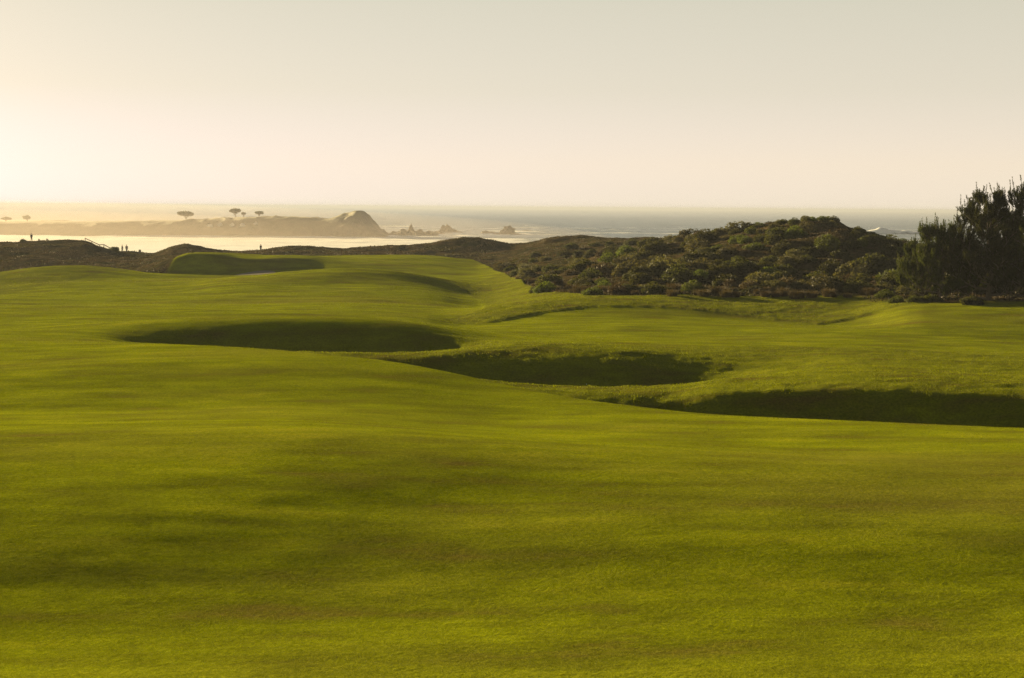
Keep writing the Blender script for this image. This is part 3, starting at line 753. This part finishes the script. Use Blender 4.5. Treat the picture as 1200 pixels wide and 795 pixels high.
# ------------------------------------------------------------------ pines on the right
def cyl_mesh(V, Fc, a_, b_, ra, rb, k=6):
    ax = (b_ - a_).normalized(); s1 = ax.orthogonal().normalized(); s2 = ax.cross(s1); k0 = len(V)
    for c_, r_ in ((a_, ra), (b_, rb)):
        for i in range(k):
            t_ = 2 * math.pi * i / k; V.append(c_ + (s1 * math.cos(t_) + s2 * math.sin(t_)) * r_)
    for i in range(k): Fc.append((k0 + i, k0 + (i + 1) % k, k0 + k + (i + 1) % k, k0 + k + i))
def pine(base, H, Wd, seed, label, lean=0.0, full=1.0):
    rd = random.Random(seed); r = np.random.default_rng(seed)
    root = empty('pine_tree', base); tag(root, label, 'tree')
    V, Fc = [], []
    shoots = []      # (start, dir, length)
    def limb(p, dv, length, rad, depth):
        segs = max(3, int(length / 0.6)); q = p.copy(); d0 = dv.normalized()
        for s_i in range(segs):
            t_ = s_i / segs
            d0 = (d0 + Vector((rd.gauss(0, 0.10), rd.gauss(0, 0.10), 0.10 + 0.14 * t_)) ).normalized()
            q2 = q + d0 * (length / segs)
            cyl_mesh(V, Fc, q, q2, rad * (1 - t_) + 0.012, rad * (1 - t_ - 1 / segs) + 0.012, 5)
            if depth < 2 and t_ > 0.12:
                for _ in range(2 if depth == 0 else 1):
                    sd = Vector((rd.gauss(0, 1), rd.gauss(0, 1), rd.uniform(0.0, 1.0))).normalized()
                    limb(q2, (d0 * 0.6 + sd).normalized(), length * rd.uniform(0.28, 0.48) * (1 - 0.4 * t_), rad * 0.45, depth + 1)
            if depth >= 1 or t_ > 0.55:
                for _ in range(2 if rd.random() < full else 1):
                    sd = Vector((rd.gauss(0, 0.55), rd.gauss(0, 0.55), 1.0)).normalized()
                    shoots.append((q2 + Vector((rd.gauss(0, .1), rd.gauss(0, .1), 0)), (d0 * 0.5 + sd).normalized(), rd.uniform(0.30, 0.75)))
            q = q2
        ed = (d0 * 0.5 + Vector((rd.gauss(0, .15), rd.gauss(0, .15), 1.0))).normalized(); el_ = rd.uniform(0.5, 0.95)
        shoots.append((q, ed, el_))
        if rd.random() < 0.16:
            cyl_mesh(V, Fc, q, q + ed * (el_ + 0.5), 0.018, 0.012, 4); shoots.append((q + ed * el_, (ed + Vector((0, 0, .4))).normalized(), rd.uniform(0.4, 0.8)))
    trunk_top = Vector((lean * H, 0, H))
    nt_ = 10; pts = [Vector((lean * H * (i / nt_) + rd.gauss(0, .12) * (i > 0), rd.gauss(0, .12) * (i > 0), H * 0.93 * i / nt_)) for i in range(nt_ + 1)]
    pts[0] = Vector((0, 0, -0.4))
    R0 = 0.028 * H
    for i in range(nt_): cyl_mesh(V, Fc, pts[i], pts[i + 1], R0 * (1 - i / nt_) + .03, R0 * (1 - (i + 1) / nt_) + .03, 8)
    nb_ = int(40 * full)
    for i in range(nb_):
        t_ = 0.02 + 0.96 * (i / nb_)
        k_ = min(int(t_ * nt_), nt_ - 1); p = pts[k_].lerp(pts[k_ + 1], t_ * nt_ - k_)
        a_ = i * 2.4 + rd.uniform(-0.4, 0.4)
        prof = (1 - t_) ** 0.6 * rd.uniform(0.75, 1.1) + 0.12
        ln = Wd * prof * rd.uniform(0.7, 1.12)
        limb(p, Vector((math.cos(a_), math.sin(a_), -0.12 + 0.65 * t_)), ln, R0 * 0.42 * (1 - 0.6 * t_), 0)
    for _ in range(5):
        shoots.append((pts[-1] + Vector((rd.gauss(0, .15), rd.gauss(0, .15), 0)), Vector((rd.gauss(0, .2), rd.gauss(0, .2), 1)).normalized(), rd.uniform(0.5, 1.0)))
    me = bpy.data.meshes.new('trunk'); me.from_pydata([tuple(q) for q in V], [], Fc); me.materials.append(m_bark); me.update()
    tr = bpy.data.objects.new('trunk', me); C.objects.link(tr); tr.parent = root
    # needles: bottle brushes round the shoots
    P0 = np.array([tuple(s_[0]) for s_ in shoots]); D0 = np.array([tuple(s_[1]) for s_ in shoots]); L0 = np.array([s_[2] for s_ in shoots])
    per = 44; m_ = len(P0); idx = np.repeat(np.arange(m_), per)
    t_ = r.random(len(idx)); c0 = P0[idx] + D0[idx] * (L0[idx] * t_)[:, None]
    rnd = rand_unit(len(idx), r); side = np.cross(D0[idx], rnd); side /= np.linalg.norm(side, axis=1, keepdims=True) + 1e-9
    nd_ = D0[idx] * 0.85 + side * 0.75; nd_ /= np.linalg.norm(nd_, axis=1, keepdims=True)
    ln = r.uniform(0.11, 0.20, len(idx)) * (1.1 - 0.4 * t_)
    tip = c0 + nd_ * ln[:, None]; ws = np.cross(nd_, rand_unit(len(idx), r)); ws /= np.linalg.norm(ws, axis=1, keepdims=True) + 1e-9
    ws *= 0.020
    v_ = np.stack([c0 - ws, c0 + ws, tip], 1).reshape(-1, 3)
    cr = np_mesh('crown', v_, np.arange(len(v_)).reshape(-1, 3), M_pine, False, parent=root)
    print('pine', len(shoots), len(v_) // 3)
    return root
for (px_, d_, H_, W_, sd_, lb_, ln_) in (
        (1104, 128, 5.9, 3.7, 3, 'smaller bushy pine at the left end of the dark pine group', 0.0),
        (1160, 126, 9.2, 4.3, 4, 'tall dark bushy pine in the middle of the pine group', -0.04),
        (1216, 124, 10.4, 4.9, 5, 'tallest dark pine cut off by the right edge of the view', 0.03)):
    p_ = on_ground(px_, d_); pine(p_, H_, W_, sd_, lb_, ln_)

# ------------------------------------------------------------------ far cypresses on the headland
def ray_ground(px, py, d): return pt(px, py, d)
def cypress(px, py_base, d, Wm, Hm, label, seed, crown_shift=0.0):
    p = pt(px, py_base, d); r = np.random.default_rng(seed)
    root = empty('cypress_tree', p - Vector((0, 0, 0.6))); tag(root, label, 'tree')
    V, Fc = [], []; th = Hm * 0.46
    cyl_mesh(V, Fc, Vector((0, 0, 0)), Vector((crown_shift * 0.5, 0, th * 0.5 + 0.6)), 0.42, 0.3, 7)
    for k_ in range(5):
        a_ = k_ * 1.3 + seed; q = Vector((crown_shift + math.cos(a_) * Wm * 0.16, math.sin(a_) * Wm * 0.16, th + 0.9))
        cyl_mesh(V, Fc, Vector((crown_shift * 0.5, 0, th * 0.45 + 0.6)), q, 0.26, 0.10, 6)
    me = bpy.data.meshes.new('trunk'); me.from_pydata([tuple(q) for q in V], [], Fc); me.materials.append(m_bark); me.update()
    tr = bpy.data.objects.new('trunk', me); C.objects.link(tr); tr.parent = root
    n_ = 3200; lob = [(r.uniform(-0.42, 0.42) * Wm, r.uniform(-0.42, 0.42) * Wm, r.uniform(-0.04, 0.16) * Hm, r.uniform(0.14, 0.24) * Wm, r.uniform(0.15, 0.24) * Hm) for _ in range(13)] + [(0, 0, 0.14 * Hm, 0.3 * Wm, 0.28 * Hm)]
    LL = np.array(lob)[r.integers(0, len(lob), n_)]; u = rand_unit(n_, r) * (r.random((n_, 1)) ** 0.33)
    c = np.stack([crown_shift + LL[:, 0] + u[:, 0] * LL[:, 3], LL[:, 1] + u[:, 1] * LL[:, 3], th + 0.6 + 0.16 * Hm + LL[:, 2] + u[:, 2] * LL[:, 4]], 1)
    v_, f_ = leaf_tris(c, rand_unit(n_, r), r.uniform(0.4, 0.8, n_) * (Wm / 10), r, 0.8)
    np_mesh('crown', v_, f_, M_cyp, False, parent=root)
cypress(218, 258.2, 960, 11.8, 6.2, 'lone flat topped cypress left of the others on the headland', 1)
cypress(277, 255.2, 960, 7.6, 6.4, 'taller windswept cypress on the middle of the headland', 2, -1.2)
cypress(285.5, 254.8, 962, 3.0, 3.6, 'smallest round cypress tucked beside the windswept one', 3)
cypress(303.5, 254.8, 960, 5.8, 4.2, 'small flat cypress, rightmost on the headland', 4)
cypress(7, 260.5, 965, 7.0, 3.6, 'low round tree at the left edge of the headland', 5)
cypress(32, 260, 965, 6.0, 4.4, 'low round tree second from the left on the headland', 6)

# ------------------------------------------------------------------ rocks
m_stone, nt, out = new_mat('sea rock')
bs = N(nt, 'ShaderNodeBsdfPrincipled'); tco = N(nt, 'ShaderNodeTexCoord').outputs['Object']
nt.links.new(ramp(nt, noise(nt, tco, 0.35, 7, 0.7), [(0.35, (0.040, 0.032, 0.022)), (0.65, (0.12, 0.095, 0.065))]), bs.inputs['Base Color'])
bs.inputs['Roughness'].default_value = 0.8; nt.links.new(bs.outputs[0], out.inputs[0])
m_pale, nt, out = new_mat('pale granite')
bs = N(nt, 'ShaderNodeBsdfPrincipled'); tco = N(nt, 'ShaderNodeTexCoord').outputs['Object']
nt.links.new(ramp(nt, noise(nt, tco, 0.8, 7, 0.7), [(0.35, (0.35, 0.33, 0.29)), (0.65, (0.60, 0.57, 0.52))]), bs.inputs['Base Color'])
bs.inputs['Roughness'].default_value = 0.8; nt.links.new(bs.outputs[0], out.inputs[0])
from mathutils import noise as mn
def rock(px, py, d, w, h, label, seed, mat=m_stone, skew=0.0, cat='rock', group=None, name='sea_rock', peaks=1.0):
    p = pt(px, py, d); bm = bmesh.new(); bmesh.ops.create_icosphere(bm, subdivisions=4, radius=1)
    off = Vector((seed * 13.1, seed * 7.7, 0))
    for q in bm.verts:
        c_ = q.co.copy(); k_ = 1 + 0.42 * mn.fractal(c_ * 1.6 + off, 0.9, 2.1, 5) + 0.20 * mn.noise(c_ * 5 + off)
        k_ += 0.15 * round(mn.noise(c_ * 2.5 + off) * 3) / 3
        z_ = c_.z * k_
        taper = 1 - 0.40 * max(0, z_) * peaks
        q.co = Vector((c_.x * k_ * taper * w / 2 + skew * max(z_, 0) * w * 0.5, c_.y * k_ * taper * w * 0.35, z_ * h))
    me = bpy.data.meshes.new(name); bm.to_mesh(me); bm.free(); me.materials.append(mat)
    o = bpy.data.objects.new(name, me); C.objects.link(o); o.location = p
    return tag(o, label, cat, group)
def sea_d(px, py): return float(CAM_Z / -ray(px, py)[1])
for i, (px_, pb, wpx, hpx, lb, sk) in enumerate((
        (449, 277, 14, 7, 'rounded rock touching the foot of the headland peak', 0),
        (461, 276.5, 14, 5, 'low jagged rock just right of the headland peak', 0),
        (472, 277, 18, 8, 'broad dark rock in the middle of the point', 0.1),
        (482, 275.5, 8, 11, 'upright pinnacle rock standing out of the point', 0),
        (491, 277, 18, 7, 'long low rock right of the pinnacle', 0.1),
        (503, 276.5, 16, 5, 'flat rock near the outer end of the point', 0.2),
        (513, 274.5, 12, 4, 'small dark rock left of the outermost peak', 0),
        (526, 273.5, 17, 8.5, 'dark peaked rock at the outer end of the point', -0.25),
        (537, 274, 12, 2.5, 'thin shelf of rock trailing off the outermost peak', 0),
        (571, 274.5, 17, 3.2, 'low flat sea rock left of the square stack', 0),
        (583, 275, 8, 2, 'tiny wave washed rock beside the square stack', 0),
        (595, 275, 15, 8.5, 'square topped sea stack standing alone offshore', 0),
        (604, 275.5, 9, 1.8, 'thin ledge of rock at the right foot of the square stack', 0),
        (617, 271, 12, 1.2, 'faint low reef right of the square stack', 0))):
    d_ = sea_d(px_, pb)
    rock(px_, pb, d_, 1.3 * wpx * d_ / F, hpx * d_ / F * 0.95, lb, i + 1, skew=sk, peaks=0.3 if 'square' in lb or 'flat' in lb else 1.0)
def head_pt(px, py):
    """first point of the headland surface seen in that direction"""
    kx, kz = ray(px, py)
    for d_ in np.arange(890, 1100, 0.8):
        x_, z_ = float(kx) * d_, CAM_Z + float(kz) * d_
        j = int(round((x_ - hx[0]) / 1.6)); i = int(np.searchsorted(hy, d_))
        if 0 <= j < len(hx) and i < len(hy) and HZ[i, j] >= z_ > -1: return d_
    return 955.0
for i, (px_, py_, wpx, lb) in enumerate(((246, 265, 7, 'largest pale boulder on the left of the headland slope'), (258, 263.5, 5, 'small pale boulder right of the largest pale boulder'),
        (272, 264, 5, 'pale boulder halfway between the largest and the rightmost ones'), (284, 263.8, 6, 'pale flat boulder left of the bright rightmost one'), (300, 262.5, 5, 'bright pale boulder rightmost on the headland slope'))):
    d_ = head_pt(px_, py_); rock(px_, py_ + 0.6, d_, wpx * d_ / F, 1.5, lb, 40 + i, m_pale, cat='boulder', name='boulder', peaks=0.4)

# ------------------------------------------------------------------ wooden handrails, post
m_wood, nt, out = new_mat('weathered timber')
bs = N(nt, 'ShaderNodeBsdfPrincipled'); bs.inputs['Roughness'].default_value = 0.85
nt.links.new(ramp(nt, noise(nt, N(nt, 'ShaderNodeTexCoord').outputs['Object'], 9, 5, 0.7), [(0.3, (0.06, 0.045, 0.03)), (0.7, (0.16, 0.125, 0.09))]), bs.inputs['Base Color'])
nt.links.new(bs.outputs[0], out.inputs[0])
def beam(name, a_, b_, w_, h_, parent):
    bm = bmesh.new(); bmesh.ops.create_cube(bm, size=1); L_ = (b_ - a_).length
    for q in bm.verts: q.co = Vector((q.co.x * w_, q.co.y * h_, q.co.z * L_))
    bmesh.ops.bevel(bm, geom=bm.edges[:], offset=min(w_, h_) * 0.12, segments=1, affect='EDGES')
    ax = (b_ - a_).normalized(); rot = ax.to_track_quat('Z', 'Y').to_matrix().to_4x4()
    bmesh.ops.transform(bm, matrix=Matrix.Translation((a_ + b_) / 2 - parent.location) @ rot, verts=bm.verts)
    me = bpy.data.meshes.new(name); bm.to_mesh(me); bm.free(); me.materials.append(m_wood)
    o = bpy.data.objects.new(name, me); C.objects.link(o); o.parent = parent; return o
def handrail(pts_, posts, d_, label, mid=True):
    P3 = [pt(x_, y_, d_) for x_, y_ in pts_]
    root = empty('handrail', Vector((P3[0].x, P3[0].y, ground_z(P3[0].x, P3[0].y)))); tag(root, label, 'handrail')
    for i in range(len(P3) - 1):
        beam('rail', P3[i], P3[i + 1], 0.12, 0.16, root)
        if mid: beam('rail', P3[i] - Vector((0, 0, 0.55)), P3[i + 1] - Vector((0, 0, 0.55)), 0.08, 0.12, root)
    for (x_, y_) in posts:
        tpt = pt(x_, y_, d_) + Vector((0, 0, 0.06)); g_ = ground_z(tpt.x, tpt.y)
        beam('post', Vector((tpt.x, tpt.y + 0.13, min(g_ - 0.3, tpt.z - 1.2))), Vector((tpt.x, tpt.y + 0.13, tpt.z)), 0.14, 0.14, root)
handrail([(45, 280.3), (52.5, 285.8)], [(45, 280.3), (49, 283.2), (52.5, 285.8)], 307, 'short sloping wooden handrail, left one of the close pair')
handrail([(54.5, 280), (62.5, 286.2)], [(54.5, 280), (58.5, 283), (62.5, 286.2)], 307, 'short sloping wooden handrail, right one of the close pair')
handrail([(99.5, 279.3), (116.5, 287.2), (121.5, 286.8), (128.5, 290.6)], [(99.5, 279.3), (107.5, 283.1), (116.5, 287.2), (121.5, 286.8), (128.5, 290.6)], 306, 'long wooden handrail stepping down to the beach beside the bush', False)
pp = on_ground(163.7, 304)
pr = empty('wooden_post', pp); tag(pr, 'stubby dark wooden post on the dune right of the two walkers', 'post')
beam('post_body', pp - Vector((0, 0, 0.4)), pp + Vector((0, 0, 0.85)), 0.42, 0.42, pr)
beam('post_cap', pp + Vector((0, 0, 0.85)), pp + Vector((0, 0, 0.93)), 0.5, 0.5, pr)

# ------------------------------------------------------------------ people
def flat_mat(name, c, rough_=0.85):
    m, nt, out = new_mat(name); bs = N(nt, 'ShaderNodeBsdfPrincipled')
    nz = noise(nt, N(nt, 'ShaderNodeTexCoord').outputs['Object'], 8, 4, 0.6)
    nt.links.new(mix(nt, maprange(nt, nz, 0.3, 0.7), tuple(x_ * 0.8 for x_ in c), c), bs.inputs['Base Color'])
    bs.inputs['Roughness'].default_value = rough_; nt.links.new(bs.outputs[0], out.inputs[0]); return m
m_skin = flat_mat('skin', (0.42, 0.26, 0.19), 0.6)
m_hair = flat_mat('dark hair', (0.03, 0.022, 0.016))
def skin_mesh(name, verts, edges, radii, mat, parent):
    me = bpy.data.meshes.new(name); me.from_pydata([tuple(q) for q in verts], edges, []); me.update()
    o = bpy.data.objects.new(name, me); C.objects.link(o)
    sk = o.modifiers.new('Skin', 'SKIN'); sk.use_smooth_shade = True
    for i, r_ in enumerate(radii): me.skin_vertices[0].data[i].radius = r_ if isinstance(r_, tuple) else (r_, r_)
    me.skin_vertices[0].data[0].use_root = True
    o.modifiers.new('Sub', 'SUBSURF').levels = 1; o.modifiers['Sub'].render_levels = 1
    dg = bpy.context.evaluated_depsgraph_get(); me2 = bpy.data.meshes.new_from_object(o.evaluated_get(dg)); me2.name = name
    o.modifiers.clear(); o.data = me2
    if not len(me2.materials): me2.materials.append(mat)
    else: me2.materials[0] = mat
    for p_ in me2.polygons: p_.material_index = 0
    o.parent = parent; return o
def person(px, d, H, rz, label, top_c, leg_c, stride=0.16, dz=0.0):
    p = on_ground(px, d); root = empty('person', p + Vector((0, 0, dz)), rz); tag(root, label, 'person')
    s_ = H / 1.75
    J = dict(pel=(0, 0, .94), spn=(0, .0, 1.15), che=(0, .0, 1.36), nek=(0, .01, 1.50), hd0=(0, .02, 1.60), hd1=(0, .02, 1.70),
             hl=(.10, 0, .90), kl=(.10, stride * .55, .50), al=(.10, stride - .05, .09), tl=(.10, stride + .14, .03),
             hr=(-.10, 0, .90), kr=(-.10, -stride * .2, .48), ar=(-.10, -stride - .06, .12), tr=(-.10, -stride + .12, .03),
             sl=(.19, 0, 1.42), el=(.24, -.06, 1.14), wl=(.24, .04, .90), fl=(.24, .07, .80),
             sr=(-.19, 0, 1.42), er=(-.24, .02, 1.14), wr=(-.25, .14, .93), fr=(-.25, .18, .84))
    R_ = dict(pel=(.15, .11), spn=(.125, .10), che=(.15, .11), nek=.055, hd0=.085, hd1=.09, hl=.09, kl=.06, al=.045, tl=.035, hr=.09, kr=.06, ar=.045, tr=.035,
              sl=.06, el=.045, wl=.032, fl=.035, sr=.06, er=.045, wr=.032, fr=.035)
    E = [('pel', 'spn'), ('spn', 'che'), ('che', 'nek'), ('nek', 'hd0'), ('hd0', 'hd1'), ('pel', 'hl'), ('hl', 'kl'), ('kl', 'al'), ('al', 'tl'), ('pel', 'hr'), ('hr', 'kr'), ('kr', 'ar'), ('ar', 'tr'),
         ('che', 'sl'), ('sl', 'el'), ('el', 'wl'), ('wl', 'fl'), ('che', 'sr'), ('sr', 'er'), ('er', 'wr'), ('wr', 'fr')]
    def mk(name, names, mat, grow=0.0):
        ns = list(names); ix = {k_: i for i, k_ in enumerate(ns)}
        rr_ = []
        for k_ in ns:
            q = R_[k_]; q = q if isinstance(q, tuple) else (q, q); rr_.append(((q[0] + grow) * s_, (q[1] + grow) * s_))
        return skin_mesh(name, [Vector(J[k_]) * s_ for k_ in ns], [(ix[a_], ix[b_]) for a_, b_ in E if a_ in ix and b_ in ix], rr_, mat, root)
    mk('body', J.keys(), m_skin)
    mk('jacket', ['pel', 'spn', 'che', 'sl', 'el', 'wl', 'sr', 'er', 'wr'], flat_mat('jacket cloth', top_c), 0.022)
    mk('trousers', ['pel', 'hl', 'kl', 'al', 'hr', 'kr', 'ar'], flat_mat('trouser cloth', leg_c), 0.018)
    bm = bmesh.new(); bmesh.ops.create_icosphere(bm, subdivisions=3, radius=1)
    bmesh.ops.delete(bm, geom=[q for q in bm.verts if q.co.z < -0.1 and q.co.y > -0.2], context='VERTS')
    for q in bm.verts: q.co = Vector((q.co.x * .098, q.co.y * .108 + .012, q.co.z * .105 + 1.685)) * s_
    me = bpy.data.meshes.new('hair'); bm.to_mesh(me); bm.free(); me.materials.append(m_hair)
    o = bpy.data.objects.new('hair', me); C.objects.link(o); o.parent = root
    return root
person(143.2, 304, 1.62, 2.6, 'person in dark jacket walking toward the beach, left one of the pair', (0.03, 0.03, 0.035), (0.035, 0.035, 0.05))
person(148.3, 304, 1.74, -2.7, 'taller person in dark clothes walking beside another, right one of the pair', (0.04, 0.03, 0.025), (0.03, 0.03, 0.035), 0.10)
person(37.2, 306, 1.66, 3.0, 'lone person in dark clothes standing on the far left dune top', (0.03, 0.03, 0.03), (0.04, 0.035, 0.03), 0.05)
person(305.3, 309, 1.62, 2.9, 'lone person half hidden behind the dune crest in the middle', (0.035, 0.03, 0.03), (0.03, 0.03, 0.03), 0.06, -0.35)

# ------------------------------------------------------------------ golf ball
m_ball, nt, out = new_mat('white ball'); bs = N(nt, 'ShaderNodeBsdfPrincipled'); bs.inputs['Base Color'].default_value = (0.8, 0.8, 0.78, 1); bs.inputs['Roughness'].default_value = 0.3
vo = N(nt, 'ShaderNodeTexVoronoi'); vo.inputs['Scale'].default_value = 260; nt.links.new(N(nt, 'ShaderNodeTexCoord').outputs['Object'], vo.inputs['Vector'])
b = N(nt, 'ShaderNodeBump'); nt.links.new(vo.outputs[0], b.inputs['Height']); b.inputs['Distance'].default_value = 0.001; nt.links.new(b.outputs[0], bs.inputs['Normal']); nt.links.new(bs.outputs[0], out.inputs[0])
bm = bmesh.new(); bmesh.ops.create_icosphere(bm, subdivisions=4, radius=0.0214)
me = bpy.data.meshes.new('golf_ball'); bm.to_mesh(me); bm.free(); me.materials.append(m_ball)
o = bpy.data.objects.new('golf_ball', me); C.objects.link(o)
kx, kz = ray(687.3, 451.0)
for d_ in np.arange(68, 95, 0.05):
    if ground_z(float(kx) * d_, d_) >= CAM_Z + float(kz) * d_: break
o.location = (float(kx) * d_, d_, ground_z(float(kx) * d_, d_) + 0.021)
tag(o, 'white golf ball lying in the shaded middle hollow', 'golf ball')

# ------------------------------------------------------------------ spray hanging over the bay: a low lens of fine droplets
m_spray, nt, out = new_mat('surf spray')
pv = N(nt, 'ShaderNodeVolumePrincipled'); pv.inputs['Color'].default_value = (0.66, 0.55, 0.44, 1)
pv.inputs['Density'].default_value = 0.00045; pv.inputs['Anisotropy'].default_value = 0.25
nt.links.new(pv.outputs[0], out.inputs['Volume'])
for (rx, ry, rz_, cx) in ((300, 200, 13, -400), (380, 260, 19, -400), (470, 300, 25, -400)):
    bm = bmesh.new(); bmesh.ops.create_uvsphere(bm, u_segments=64, v_segments=32, radius=1)
    for q in bm.verts: q.co = Vector((q.co.x * rx + cx, q.co.y * ry + 880, max(q.co.z * rz_, -0.1) - 2))
    me = bpy.data.meshes.new('sea_spray'); bm.to_mesh(me); bm.free(); me.materials.append(m_spray)
    o = bpy.data.objects.new('sea_spray', me); C.objects.link(o)
    tag(o, 'golden surf spray hanging over the bay below the headland', kind='stuff')
